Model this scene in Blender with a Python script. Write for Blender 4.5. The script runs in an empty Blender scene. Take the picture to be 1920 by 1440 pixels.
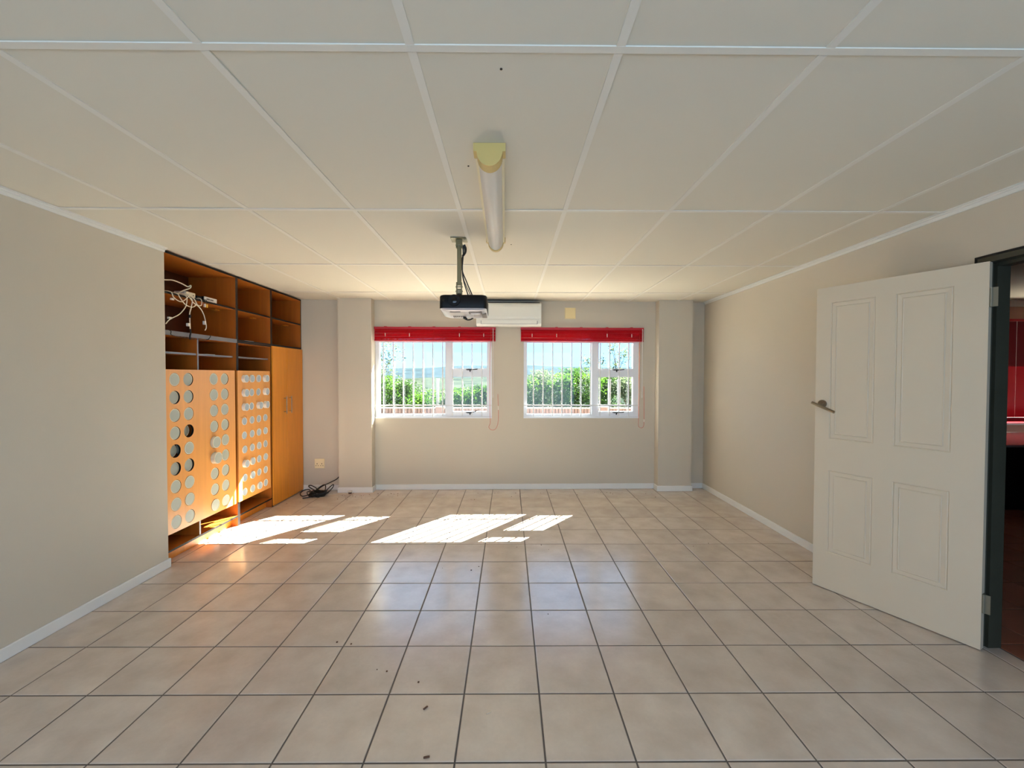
import bpy, bmesh, math, random
from mathutils import Vector, Matrix
random.seed(7)
sc = bpy.context.scene
C = sc.collection

# ---------------------------------------------------------------- camera, sky, sun, exposure
EYE = 1.459
cam_d = bpy.data.cameras.new('camera')
cam_d.sensor_width = 36.0
cam_d.lens = 791.7 / 1920 * 36.0
cam_d.clip_start = 0.05
cam_d.clip_end = 4000
cam = bpy.data.objects.new('camera', cam_d)
C.objects.link(cam)
R = Vector((1.0, -0.0077, 0.00189)).normalized()
Fw = Vector((0.0077, 1.0, -0.02048)).normalized()
U = R.cross(Fw).normalized()
R = Fw.cross(U).normalized()
cam.matrix_world = Matrix(((R.x, U.x, -Fw.x, 0), (R.y, U.y, -Fw.y, 0), (R.z, U.z, -Fw.z, EYE), (0, 0, 0, 1)))
sc.camera = cam
sc.cycles.max_bounces = 16
sc.cycles.diffuse_bounces = 8

vs = sc.view_settings
vs.view_transform = 'Standard'
vs.look = 'None'
vs.gamma = 1.0
vs.use_curve_mapping = False
vs.exposure = -0.2

SUN_DIR = Vector((0.812, 1.0, 0.93)).normalized()        # from the floor patches back through the panes
sun_d = bpy.data.lights.new('sun', 'SUN')
sun_d.energy = 112.0
sun_d.color = (1.0, 0.96, 0.885)
sun_d.angle = math.radians(0.06)
sun = bpy.data.objects.new('sun', sun_d)
sun.rotation_euler = SUN_DIR.to_track_quat('Z', 'Y').to_euler()
C.objects.link(sun)

SKY = 4.0
world = bpy.data.worlds.new('sky')
sc.world = world
world.use_nodes = True
nt = world.node_tree
for n in list(nt.nodes):
    nt.nodes.remove(n)
# clear sky: pale cyan at the horizon deepening to blue overhead, with thin drifting cloud
tc = nt.nodes.new('ShaderNodeTexCoord')
sep = nt.nodes.new('ShaderNodeSeparateXYZ')
skyr = nt.nodes.new('ShaderNodeValToRGB')
for p_, c_ in ((0.0, (0.24, 0.56, 0.96, 1)), (0.12, (0.205, 0.51, 0.96, 1)), (0.40, (0.20, 0.46, 0.92, 1)), (1.0, (0.13, 0.33, 0.80, 1))):
    el = skyr.color_ramp.elements.new(p_); el.color = c_
skyr.color_ramp.elements.remove(skyr.color_ramp.elements[0]); skyr.color_ramp.elements.remove(skyr.color_ramp.elements[-1])
mp = nt.nodes.new('ShaderNodeMapping')
mp.inputs['Scale'].default_value = (1, 1, 4.0)
cl = nt.nodes.new('ShaderNodeTexNoise')
cl.inputs['Scale'].default_value = 3.0
cl.inputs['Detail'].default_value = 6
ramp = nt.nodes.new('ShaderNodeValToRGB')
ramp.color_ramp.elements[0].position = 0.40
ramp.color_ramp.elements[1].position = 0.80
mlt = nt.nodes.new('ShaderNodeMath'); mlt.operation = 'MULTIPLY'; mlt.inputs[1].default_value = 0.4
mixc = nt.nodes.new('ShaderNodeMix')
mixc.data_type = 'RGBA'
mixc.inputs['B'].default_value = (0.42, 0.66, 0.98, 1)
bg = nt.nodes.new('ShaderNodeBackground')
bg.inputs['Strength'].default_value = SKY
wo = nt.nodes.new('ShaderNodeOutputWorld')
L_ = nt.links.new
L_(tc.outputs['Generated'], sep.inputs[0]); L_(sep.outputs['Z'], skyr.inputs['Fac'])
L_(tc.outputs['Generated'], mp.inputs['Vector']); L_(mp.outputs['Vector'], cl.inputs['Vector'])
L_(cl.outputs['Fac'], ramp.inputs['Fac']); L_(ramp.outputs['Color'], mlt.inputs[0])
L_(mlt.outputs[0], mixc.inputs['Factor']); L_(skyr.outputs['Color'], mixc.inputs['A'])
L_(mixc.outputs['Result'], bg.inputs['Color']); L_(bg.outputs['Background'], wo.inputs['Surface'])

def area(name, loc, direction, sx, sy, power, color):
    d = bpy.data.lights.new(name, 'AREA')
    d.shape = 'RECTANGLE'; d.size = sx; d.size_y = sy; d.energy = power; d.color = color
    o = bpy.data.objects.new(name, d)
    o.location = loc
    o.rotation_euler = Vector(direction).to_track_quat('-Z', 'Z').to_euler()
    C.objects.link(o)
    return o
# fill light added behind the camera, set in an unseen opening
area('rear_fill_light', (0, -2.24, 1.15), (0, 1, -0.22), 4.5, 2.05, 54, (1.0, 0.95, 0.87))

# ---------------------------------------------------------------- materials
def lin(c):
    c = c / 255.0
    return c / 12.92 if c <= 0.04045 else ((c + 0.055) / 1.055) ** 2.4
def rgb(r, g, b): return (lin(r), lin(g), lin(b), 1.0)

def mat(name, col, rough=0.6, metal=0.0, noise=None, bump=None, coat=0.0, spec=0.5, grain=None, rand=0.0, trans=0.0, stain=None):
    """noise=(scale, amount): soft tone variation; grain=(sx,sy,sz,amount): stretched wood grain; bump=(scale, strength, distance)"""
    m = bpy.data.materials.new(name)
    m.use_nodes = True
    t = m.node_tree
    b = t.nodes['Principled BSDF']
    c4 = rgb(*col)
    b.inputs['Base Color'].default_value = c4
    b.inputs['Roughness'].default_value = rough
    b.inputs['Metallic'].default_value = metal
    b.inputs['Coat Weight'].default_value = coat
    b.inputs['Coat Roughness'].default_value = 0.25
    b.inputs['Specular IOR Level'].default_value = spec
    if trans: b.inputs['Transmission Weight'].default_value = trans
    L = t.links.new
    tx = t.nodes.new('ShaderNodeTexCoord')
    src = tx.outputs['Object']
    last = None
    def vary(last, fac_socket, amount, dark):
        mx = t.nodes.new('ShaderNodeMix'); mx.data_type = 'RGBA'; mx.blend_type = 'MIX'
        mr = t.nodes.new('ShaderNodeMapRange')
        mr.inputs['From Min'].default_value = 0.3; mr.inputs['From Max'].default_value = 0.7
        mr.inputs['To Min'].default_value = 0.0; mr.inputs['To Max'].default_value = amount
        L(fac_socket, mr.inputs['Value'])
        L(mr.outputs['Result'], mx.inputs['Factor'])
        if last is None: mx.inputs['A'].default_value = c4
        else: L(last, mx.inputs['A'])
        mx.inputs['B'].default_value = dark
        return mx.outputs['Result']
    if rand:
        oi = t.nodes.new('ShaderNodeObjectInfo')
        hsv = t.nodes.new('ShaderNodeHueSaturation')
        mr = t.nodes.new('ShaderNodeMapRange')
        mr.inputs['To Min'].default_value = 1 - rand; mr.inputs['To Max'].default_value = 1 + rand
        L(oi.outputs['Random'], mr.inputs['Value']); L(mr.outputs['Result'], hsv.inputs['Value'])
        hsv.inputs['Color'].default_value = c4
        last = hsv.outputs['Color']
        va = t.nodes.new('ShaderNodeVectorMath'); va.operation = 'ADD'
        vm = t.nodes.new('ShaderNodeMath'); vm.operation = 'MULTIPLY'; vm.inputs[1].default_value = 37.0
        L(oi.outputs['Random'], vm.inputs[0]); L(src, va.inputs[0]); L(vm.outputs[0], va.inputs[1])
        src = va.outputs[0]
    dark = tuple(x * 0.45 for x in c4[:3]) + (1,)
    if noise:
        nz = t.nodes.new('ShaderNodeTexNoise')
        nz.inputs['Scale'].default_value = noise[0]; nz.inputs['Detail'].default_value = 5
        L(src, nz.inputs['Vector'])
        last = vary(last, nz.outputs['Fac'], noise[1], dark if stain is None else rgb(*stain))
    if grain:
        mp = t.nodes.new('ShaderNodeMapping'); mp.inputs['Scale'].default_value = grain[:3]
        nz = t.nodes.new('ShaderNodeTexNoise')
        nz.inputs['Scale'].default_value = 1.0; nz.inputs['Detail'].default_value = 6; nz.inputs['Roughness'].default_value = 0.65
        L(src, mp.inputs['Vector']); L(mp.outputs['Vector'], nz.inputs['Vector'])
        last = vary(last, nz.outputs['Fac'], grain[3], dark)
    if last is not None:
        L(last, b.inputs['Base Color'])
    if bump:
        nb = t.nodes.new('ShaderNodeTexNoise'); nb.inputs['Scale'].default_value = bump[0]; nb.inputs['Detail'].default_value = 3
        L(src, nb.inputs['Vector'])
        bp = t.nodes.new('ShaderNodeBump'); bp.inputs['Strength'].default_value = bump[1]; bp.inputs['Distance'].default_value = bump[2]
        L(nb.outputs['Fac'], bp.inputs['Height']); L(bp.outputs['Normal'], b.inputs['Normal'])
    return m

def glass_mat(name):
    m = bpy.data.materials.new(name); m.use_nodes = True
    t = m.node_tree
    for n in list(t.nodes): t.nodes.remove(n)
    o = t.nodes.new('ShaderNodeOutputMaterial'); tr = t.nodes.new('ShaderNodeBsdfTransparent'); gl = t.nodes.new('ShaderNodeBsdfGlossy')
    lw = t.nodes.new('ShaderNodeLayerWeight'); mx = t.nodes.new('ShaderNodeMixShader')
    lw.inputs['Blend'].default_value = 0.5
    pw = t.nodes.new('ShaderNodeMath'); pw.operation = 'POWER'; pw.inputs[1].default_value = 5.0
    fr = t.nodes.new('ShaderNodeMath'); fr.operation = 'MULTIPLY_ADD'; fr.inputs[1].default_value = 0.95; fr.inputs[2].default_value = 0.022
    t.links.new(lw.outputs['Facing'], pw.inputs[0]); t.links.new(pw.outputs[0], fr.inputs[0])
    tr.inputs['Color'].default_value = (0.95, 0.975, 0.97, 1)
    gl.inputs['Roughness'].default_value = 0.02
    t.links.new(fr.outputs[0], mx.inputs[0]); t.links.new(tr.outputs[0], mx.inputs[1]); t.links.new(gl.outputs[0], mx.inputs[2])
    t.links.new(mx.outputs[0], o.inputs['Surface'])
    return m

def translucent_mat(name, col, tcol, share, rough=0.6, rand=0.0):
    m = bpy.data.materials.new(name); m.use_nodes = True
    t = m.node_tree
    b = t.nodes['Principled BSDF']; b.inputs['Base Color'].default_value = rgb(*col); b.inputs['Roughness'].default_value = rough; b.inputs['Specular IOR Level'].default_value = 0.15 if 'leaf' in name else 0.3
    tl = t.nodes.new('ShaderNodeBsdfTranslucent'); tl.inputs['Color'].default_value = rgb(*tcol)
    mx = t.nodes.new('ShaderNodeMixShader'); mx.inputs[0].default_value = share
    o = t.nodes['Material Output']
    t.links.new(b.outputs[0], mx.inputs[1]); t.links.new(tl.outputs[0], mx.inputs[2]); t.links.new(mx.outputs[0], o.inputs['Surface'])
    if rand:
        g = t.nodes.new('ShaderNodeTexCoord'); nz = t.nodes.new('ShaderNodeTexNoise'); nz.inputs['Scale'].default_value = 2.2
        t.links.new(g.outputs['Object'], nz.inputs['Vector'])
        for sock, c in ((b.inputs['Base Color'], col), (tl.inputs['Color'], tcol)):
            h = t.nodes.new('ShaderNodeHueSaturation'); h.inputs['Color'].default_value = rgb(*c)
            mr = t.nodes.new('ShaderNodeMapRange'); mr.inputs['From Min'].default_value = .3; mr.inputs['From Max'].default_value = .7
            mr.inputs['To Min'].default_value = 1 - rand; mr.inputs['To Max'].default_value = 1 + rand
            t.links.new(nz.outputs['Fac'], mr.inputs['Value']); t.links.new(mr.outputs[0], h.inputs['Value']); t.links.new(h.outputs[0], sock)
    return m

M = {}
M['wall'] = mat('wall_paint', (202, 192, 174), 0.75, bump=(260, 0.12, 0.002), noise=(1.5, 0.05))
M['ceil'] = mat('ceiling_board_paint', (222, 215, 198), 0.8, bump=(180, 0.10, 0.002), rand=0.012)
M['strip'] = mat('ceiling_strip_white', (230, 225, 213), 0.6)
M['white'] = mat('white_gloss_paint', (232, 231, 226), 0.4, noise=(6, 0.05))
M['cornice'] = mat('cornice_white', (222, 221, 214), 0.5)
M['tile'] = mat('floor_tile_glaze', (214, 200, 185), 0.20, noise=(6.0, 0.55), stain=(178, 160, 143), grain=(60, 60, 60, 0.10), bump=(90, 0.05, 0.001), rand=0.04, spec=1.0)
M['tile2'] = mat('red_lit_tile_glaze', (158, 96, 72), 0.45, noise=(4.5, 0.3), rand=0.05)  # floor tile with the red light of the blind mixed into its colour
M['grout'] = mat('grout_brown', (104, 94, 86), 0.9)
M['wood'] = mat('orange_wood_veneer', (224, 140, 36), 0.42, grain=(34, 34, 1.6, 0.34), coat=0.08)
M['woodp'] = mat('pale_orange_wood_veneer', (240, 166, 84), 0.35, grain=(30, 30, 1.4, 0.2), coat=0.25)
M['edge'] = mat('black_edge_banding', (15, 12, 11), 0.5, spec=0.3)
M['greyedge'] = mat('grey_slot_edge_sheen', (120, 118, 122), 0.3)  # on shelf edges the grey stands in for reflections on black banding
M['inner'] = mat('shaded_board_inside', (92, 44, 14), 0.55, grain=(30, 30, 1.6, 0.35))  # darkened board: the shade deep in the cells is in its colour
M['disc'] = mat('plug_face_grey', (176, 180, 166), 0.5)
M['rim'] = mat('plug_rim_pale', (232, 222, 196), 0.45)
M['discb'] = mat('tube_face_grey_blue', (176, 186, 192), 0.5)
M['rimb'] = mat('tube_rim_white', (238, 234, 222), 0.4)
M['door'] = mat('door_paint_cream', (216, 200, 174), 0.5, noise=(3, 0.04))
M['frame_dark'] = mat('door_frame_dark_green', (58, 57, 44), 0.6, noise=(9, 0.3))  # green grey paint, darkened to carry the backlit shade
M['steel'] = mat('brushed_steel', (150, 138, 120), 0.32, metal=1.0)
M['brass'] = mat('dull_hinge_steel', (150, 145, 128), 0.45, metal=0.8)
M['upvc'] = mat('window_frame_white', (236, 238, 242), 0.35)
M['glass'] = glass_mat('window_glass')
M['bar'] = mat('burglar_bar_white', (226, 226, 226), 0.4)
M['red'] = translucent_mat('red_blind_slat', (206, 10, 34), (220, 24, 40), 0.2, 0.7)
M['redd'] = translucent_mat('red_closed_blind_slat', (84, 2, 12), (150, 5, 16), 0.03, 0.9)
M['redrail'] = mat('red_blind_rail', (178, 12, 34), 0.4)
M['cordred'] = mat('red_pull_cord', (205, 60, 50), 0.6)
M['cordwhite'] = mat('white_cord', (235, 225, 215), 0.6)
M['wand'] = translucent_mat('clear_tilt_wand', (225, 222, 218), (235, 235, 235), 0.3, 0.2)
M['black'] = mat('black_plastic', (7, 7, 8), 0.5, spec=0.3)
M['blackm'] = mat('black_matt_plastic', (13, 12, 13), 0.6, spec=0.3)
M['cable_black'] = mat('black_cable_rubber', (20, 17, 15), 0.5)
M['cable_white'] = mat('white_network_cable', (226, 214, 188), 0.5)
M['acw'] = mat('ac_white_plastic', (228, 226, 216), 0.4)
M['plate'] = mat('cream_wall_plate', (236, 214, 158), 0.45)
M['socket'] = mat('ivory_socket', (238, 222, 180), 0.4)
M['hole'] = mat('socket_hole_dark', (60, 45, 30), 0.8)
M['cap'] = mat('lamp_cream_plastic', (208, 182, 112), 0.45)
M['tray'] = mat('lamp_tray_cream', (228, 218, 186), 0.5)
M['diff'] = translucent_mat('lamp_diffuser_ribbed', (248, 242, 232), (250, 240, 225), 0.2, 0.3)
M['olive'] = mat('olive_mount_metal', (128, 118, 84), 0.45, metal=0.3)
M['silver'] = mat('silver_plastic', (206, 202, 204), 0.3, metal=0.35)
M['taupe'] = mat('taupe_plastic', (112, 100, 92), 0.45)
M['lens'] = mat('lens_glass_dark', (8, 8, 10), 0.12)
M['devgrey'] = mat('device_light_grey', (214, 210, 202), 0.45)
M['paper'] = mat('white_paper', (236, 230, 220), 0.8)
M['yellow'] = mat('yellow_connector', (222, 172, 50), 0.5)
M['brick'] = mat('face_brick_pink', (116, 94, 86), 0.85, noise=(14, 0.25))
M['mortar'] = mat('mortar_grey', (176, 164, 150), 0.95)
M['coping'] = mat('coping_cement', (150, 142, 132), 0.9, spec=0.1)
M['paving'] = mat('bounce_paving_added', (190, 184, 170), 0.9)  # added out of view to bounce sunlight up to the ceiling
M['ground'] = mat('dry_grass_ground', (56, 58, 36), 0.95, noise=(0.6, 0.5), spec=0.0)
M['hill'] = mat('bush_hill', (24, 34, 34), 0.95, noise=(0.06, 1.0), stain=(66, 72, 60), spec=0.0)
M['hillfar'] = mat('distant_hill_hazed', (54, 66, 71), 0.95, noise=(0.03, 0.7), spec=0.0)  # aerial haze is mixed into this blue grey base colour
M['leaf'] = translucent_mat('leaf_fresh_green', (50, 80, 28), (74, 112, 34), 0.45, 0.5, 0.45)
M['leafd'] = translucent_mat('leaf_mid_green', (44, 66, 30), (60, 90, 38), 0.42, 0.5, 0.4)
M['leafg'] = translucent_mat('leaf_grey_green', (74, 88, 66), (92, 106, 74), 0.4, 0.55, 0.3)
M['bark'] = mat('grey_bark', (122, 104, 86), 0.9, noise=(12, 0.4))
M['post'] = mat('pale_fence_post', (140, 140, 136), 0.7)
M['roof'] = mat('roof_sheet', (150, 145, 140), 0.7)
M['desk'] = mat('desk_dark', (26, 20, 20), 0.5)
M['desktop'] = mat('desk_top_grey', (150, 140, 140), 0.25)
M['chip'] = mat('wood_chip', (96, 66, 48), 0.8)
M['chipw'] = mat('pale_crumb', (206, 190, 166), 0.8)
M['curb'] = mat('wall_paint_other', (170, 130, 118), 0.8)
M['plugw'] = mat('white_plug', (226, 216, 200), 0.5)
M['ink'] = mat('black_ink', (30, 22, 16), 0.7)

# ---------------------------------------------------------------- mesh helpers
ORG = {}
def T0(x, y, z): return (x, y, z)
YB, TB = 5.392, 0.017
def W(x, o, z): return (x, YB + TB * x - o, z)          # window wall frame: along it, off it into the room, up

class MB:
    def __init__(s, f=T0):
        s.v = []; s.f = []; s.mi = []; s.f_ = f
    def pt(s, p):
        s.v.append(s.f_(*p)); return len(s.v) - 1
    def face(s, idx, m=0):
        s.f.append(tuple(idx)); s.mi.append(m)
    def quad(s, a, b, c, d, m=0):
        s.face([s.pt(a), s.pt(b), s.pt(c), s.pt(d)], m)
    def box(s, x0, x1, y0, y1, z0, z1, m=0, fm=None):
        fm = fm or {}
        i = [s.pt(p) for p in ((x0, y0, z0), (x1, y0, z0), (x1, y1, z0), (x0, y1, z0), (x0, y0, z1), (x1, y0, z1), (x1, y1, z1), (x0, y1, z1))]
        for k, q in (('-z', (0, 3, 2, 1)), ('+z', (4, 5, 6, 7)), ('-y', (0, 1, 5, 4)), ('+x', (1, 2, 6, 5)), ('+y', (2, 3, 7, 6)), ('-x', (3, 0, 4, 7))):
            s.face([i[a] for a in q], fm.get(k, m))
        return s
    def prism(s, poly, axis, a0, a1, m=0, capm=None):
        """poly in the two other axes (in x,y,z order), extruded along axis"""
        def P(u, v, a):
            return {'x': (a, u, v), 'y': (u, a, v), 'z': (u, v, a)}[axis]
        n = len(poly)
        A = [s.pt(P(u, v, a0)) for u, v in poly]; B = [s.pt(P(u, v, a1)) for u, v in poly]
        for k in range(n):
            s.face([A[k], A[(k + 1) % n], B[(k + 1) % n], B[k]], m)
        cm = m if capm is None else capm
        s.face(A[::-1], cm); s.face(B, cm)
        return s
    def cyl(s, p0, p1, r, n=12, r1=None, m=0, cap=True, capm=None):
        p0 = Vector(p0); p1 = Vector(p1); d = (p1 - p0).normalized()
        a = d.orthogonal().normalized(); b = d.cross(a)
        r1 = r if r1 is None else r1
        A = []; B = []
        for k in range(n):
            t = 2 * math.pi * k / n; w = a * math.cos(t) + b * math.sin(t)
            A.append(s.pt(p0 + w * r)); B.append(s.pt(p1 + w * r1))
        for k in range(n):
            s.face([A[k], A[(k + 1) % n], B[(k + 1) % n], B[k]], m)
        if cap:
            cm = m if capm is None else capm
            s.face(A[::-1], cm); s.face(B, cm)
        return s
    def tube(s, path, r, n=6, m=0, sub=6, closed=False):
        pts = smooth(path, sub) if sub > 1 else [Vector(p) for p in path]
        rings = []
        up = Vector((0.13, 0.21, 0.97))
        for k, p in enumerate(pts):
            d = (pts[min(k + 1, len(pts) - 1)] - pts[max(k - 1, 0)])
            if d.length < 1e-9: d = Vector((0, 0, 1))
            d.normalize()
            a = up - d * up.dot(d)
            if a.length < 1e-4: a = d.orthogonal()
            a.normalize(); up = a; b = d.cross(a)
            rr = r if not callable(r) else r(k / max(1, len(pts) - 1))
            rings.append([s.pt(p + (a * math.cos(2 * math.pi * j / n) + b * math.sin(2 * math.pi * j / n)) * rr) for j in range(n)])
        for k in range(len(rings) - 1):
            for j in range(n):
                s.face([rings[k][j], rings[k][(j + 1) % n], rings[k + 1][(j + 1) % n], rings[k + 1][j]], m)
        s.face(rings[0][::-1], m); s.face(rings[-1], m)
        return s
    def build(s, name, mats, parent=None, origin=None, smoothed=False, bevel=0.0, bseg=1):
        if not isinstance(mats, (list, tuple)): mats = [mats]
        vs_ = [Vector(v) for v in s.v]
        if parent is not None:
            o0 = ORG[parent]
            org = o0
        else:
            if origin is None:
                xs = [v.x for v in vs_]; ys = [v.y for v in vs_]; zs = [v.z for v in vs_]
                origin = ((min(xs) + max(xs)) / 2, (min(ys) + max(ys)) / 2, min(zs))
            org = Vector(origin)
        me = bpy.data.meshes.new(name)
        me.from_pydata([tuple(v - org) for v in vs_], [], s.f)
        for m_ in mats: me.materials.append(m_)
        for p, k in zip(me.polygons, s.mi):
            p.material_index = k
        bm = bmesh.new(); bm.from_mesh(me)
        if len(bm.faces) < 5000:
            bmesh.ops.recalc_face_normals(bm, faces=bm.faces)
        if bevel:
            es = [e for e in bm.edges if len(e.link_faces) == 2 and e.calc_face_angle(0) > 0.5]
            bmesh.ops.bevel(bm, geom=es, offset=bevel, segments=bseg, affect='EDGES', profile=0.5)
        if smoothed:
            for f_ in bm.faces: f_.smooth = True
            for e in bm.edges:
                if len(e.link_faces) == 2 and e.calc_face_angle(0) > 0.7: e.smooth = False
        bm.to_mesh(me); bm.free()
        ob = bpy.data.objects.new(name, me)
        C.objects.link(ob)
        if parent is not None:
            ob.parent = parent
        else:
            ob.location = org
        ORG[ob] = org.copy()
        return ob

def smooth(path, sub):
    P = [Vector(p) for p in path]
    out = []
    for i in range(len(P) - 1):
        p0 = P[max(i - 1, 0)]; p1 = P[i]; p2 = P[i + 1]; p3 = P[min(i + 2, len(P) - 1)]
        for k in range(sub):
            t = k / sub
            out.append(0.5 * ((2 * p1) + (p2 - p0) * t + (2 * p0 - 5 * p1 + 4 * p2 - p3) * t * t + (-p0 + 3 * p1 - 3 * p2 + p3) * t ** 3))
    out.append(P[-1])
    return out

def tag(o, label=None, cat=None, group=None, kind=None):
    if label: o['label'] = label
    if cat: o['category'] = cat
    if group: o['group'] = group
    if kind: o['kind'] = kind
    return o
def thing(name, loc, label, cat, group=None, kind=None):
    o = bpy.data.objects.new(name, None); C.objects.link(o)
    o.empty_display_size = 0.05
    o.location = loc; ORG[o] = Vector(loc)
    return tag(o, label, cat, group, kind)
def inst(src_mesh, name, world, parent, rot=None, scale=None):
    o = bpy.data.objects.new(name, src_mesh); C.objects.link(o)
    o.parent = parent; o.location = Vector(world) - ORG[parent]
    if rot: o.rotation_euler = rot
    if scale: o.scale = scale
    ORG[o] = Vector(world)
    return o
def part(name, mats, parent, *boxes, f=T0, bevel=0.0):
    b = MB(f)
    for q in boxes: b.box(*q)
    return b.build(name, mats, parent, bevel=bevel)

# ---------------------------------------------------------------- dimensions of the room
XL, XR = -2.575, 2.52
CZ = 2.404
Y0 = -2.1
TS = 0.3435; TX, TY = -0.2015, 1.5635
CA, CB, CX, CY = 0.6027, 1.1995, -0.2834, 1.2382
XF, XK = -2.61, -3.06             # front and back of the built-in cabinets

# ---------------------------------------------------------------- floor with its tiles
fl = MB().box(-3.15, 2.64, Y0 - .1, 5.49, -0.06, -0.003).build('floor', M['grout'])
tag(fl, 'tiled room floor of beige square ceramic tiles with grey brown grout', 'floor', kind='structure')
def tile_mesh(w, d, m, name):
    b = MB(); e = 0.003; h = 0.0025
    x, y = w / 2, d / 2
    lo = [b.pt(p) for p in ((-x, -y, -h - 0.004), (x, -y, -h - 0.004), (x, y, -h - 0.004), (-x, y, -h - 0.004))]
    md = [b.pt(p) for p in ((-x, -y, -0.0014), (x, -y, -0.0014), (x, y, -0.0014), (-x, y, -0.0014))]
    hi = [b.pt(p) for p in ((-x + e, -y + e, 0), (x - e, -y + e, 0), (x - e, y - e, 0), (-x + e, y - e, 0))]
    for A, B in ((lo, md), (md, hi)):
        for k in range(4): b.face([A[k], A[(k + 1) % 4], B[(k + 1) % 4], B[k]])
    b.face(hi)
    me = bpy.data.meshes.new(name); me.from_pydata(b.v, [], b.f); me.materials.append(m)
    return me
full = tile_mesh(TS - 0.0072, TS - 0.0072, M['tile'], 'tile')
full2 = tile_mesh(TS - 0.0072, TS - 0.0072, M['tile2'], 'tile')
cache = {}
def lay(parent, xa, xb, ya, yb, whole, m):
    i0 = math.floor((xa - TX) / TS); j0 = math.floor((ya - TY) / TS)
    for i in range(i0, 100):
        tx0 = TX + i * TS
        if tx0 >= xb: break
        for j in range(j0, 100):
            ty0 = TY + j * TS
            if ty0 >= yb: break
            ax, bx_, ay, by = max(tx0, xa), min(tx0 + TS, xb), max(ty0, ya), min(ty0 + TS, yb)
            if bx_ - ax < 0.02 or by - ay < 0.02: continue
            key = (round(bx_ - ax, 3), round(by - ay, 3), m.name)
            if key[0] > TS - .002 and key[1] > TS - .002: me = whole
            else:
                if key not in cache: cache[key] = tile_mesh(bx_ - ax - .0072, by - ay - .0072, m, 'tile')
                me = cache[key]
            rz = (random.gauss(0, .0009), random.gauss(0, .0009), 0)
            inst(me, 'tile', ((ax + bx_) / 2, (ay + by) / 2, random.uniform(-.0004, .0002)), parent, rz)
lay(fl, -2.70, 2.642, 0.53, 5.42, full, M['tile'])

# ---------------------------------------------------------------- ceiling with boards and cover strips
ce = MB().box(-3.15, 2.64, Y0 - .1, 5.49, CZ + .008, CZ + .06).build('ceiling', M['ceil'], origin=(0, 2, CZ + .008))
tag(ce, 'off white suspended ceiling of rectangular boards with thin white cover strips', 'ceiling', kind='structure')
def box_mesh(w, d, h, m, name):
    b = MB().box(-w / 2, w / 2, -d / 2, d / 2, 0, h)
    me = bpy.data.meshes.new(name); me.from_pydata(b.v, [], b.f); me.materials.append(m); return me
cols = [XL - .0] + [CX + CA * i for i in range(-3, 5)] + [XR]
rows = [CY + CB * j for j in range(-1, 4)] + [5.45]
for a, b_ in zip(cols[:-1], cols[1:]):
    for c_, d_ in zip(rows[:-1], rows[1:]):
        me = box_mesh(b_ - a - .006, d_ - c_ - .006, .008, M['ceil'], 'ceiling_board')
        inst(me, 'ceiling_board', ((a + b_) / 2, (c_ + d_) / 2, CZ + random.uniform(0, .001)), ce, (random.gauss(0, .0009), random.gauss(0, .0012), 0))
for x in cols[1:-1]:
    for c_, d_ in zip(rows[:-1], rows[1:]):
        me = box_mesh(.026, d_ - c_ - .028, .004, M['strip'], 'cover_strip')
        inst(me, 'cover_strip', (x, (c_ + d_) / 2, CZ - .0036), ce, (0, random.gauss(0, .012), 0))
for y in rows[:-1]:
    me = box_mesh(XR - XL - .05, .026, .004, M['strip'], 'cover_strip')
    inst(me, 'cover_strip', ((XR + XL) / 2, y, CZ - .0042), ce, (random.gauss(0, .01), 0, 0))
for x, y in ((-.025, 1.322), (-.184, 1.928), (.016, 3.07)):
    s_ = MB().cyl((x, y, CZ + .001), (x, y, CZ - .002), .004, 8)
    s_.build('screw_head', M['hole'], ce)

# ---------------------------------------------------------------- walls
WT = 2.47
wl = MB()
wl.box(-2.9, XL, Y0, 3.19, -.05, WT)
wl.box(-3.2, -3.07, 3.0, 5.49, -.05, WT)
wl.box(-3.1, -2.9, 2.95, 3.185, -.05, WT)
wl = tag(wl.build('wall_left', M['wall']), 'plain greige painted wall on the left, ending at the wooden wall unit', 'wall', kind='structure')

WX = ((-1.697, -0.215), (0.19, 1.677))   # window openings in the window wall
WZ0, WZ1 = 0.916, 2.0
wb = MB(W)
D = 0.10
wb.box(-3.2, WX[0][0], -D, 0, -.05, WT)
wb.box(WX[0][1], WX[1][0], -D, 0, -.05, WT)
wb.box(WX[1][1], 2.60, -D, 0, -.05, WT)
for a, b_ in WX:
    wb.box(a, b_, -D, 0, -.05, WZ0); wb.box(a, b_, -D, 0, WZ1, WT)
wb = tag(wb.build('wall_back', M['wall'], origin=(0, YB, 0)), 'greige wall with two windows and two square piers', 'wall', kind='structure')
for a, b_ in ((-2.105, -1.697), (1.884, 2.311)):
    MB(W).box(a, b_, -.002, .13, -.05, WT - .06).build('pier', M['wall'], wb)
DY0, DY1, DZ = 1.37, 2.262, 2.085       # doorway in the right wall
wr = MB()
wr.box(XR, 2.64, DY1, 5.5, -.05, WT)
wr.box(XR, 2.64, Y0, DY0, -.05, WT)
wr.box(XR, 2.64, DY0, DY1, DZ, WT)
wr = tag(wr.build('wall_right', M['wall'], origin=(2.58, 2, 0)), 'greige painted wall on the right with an open doorway', 'wall', kind='structure')
wf = MB()
wf.box(-2.6, -2.3, Y0 - .1, Y0, -.05, WT); wf.box(2.3, 2.6, Y0 - .1, Y0, -.05, WT)
wf.box(-2.3, 2.3, Y0 - .1, Y0, -.05, .1); wf.box(-2.3, 2.3, Y0 - .1, Y0, 2.2, WT)  # unseen opening, sized for the added fill light
wf = tag(wf.build('wall_front', M['wall'], origin=(0, Y0, 0)), 'greige wall behind the viewpoint with a wide opening added for the fill light', 'wall', kind='structure')

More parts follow.
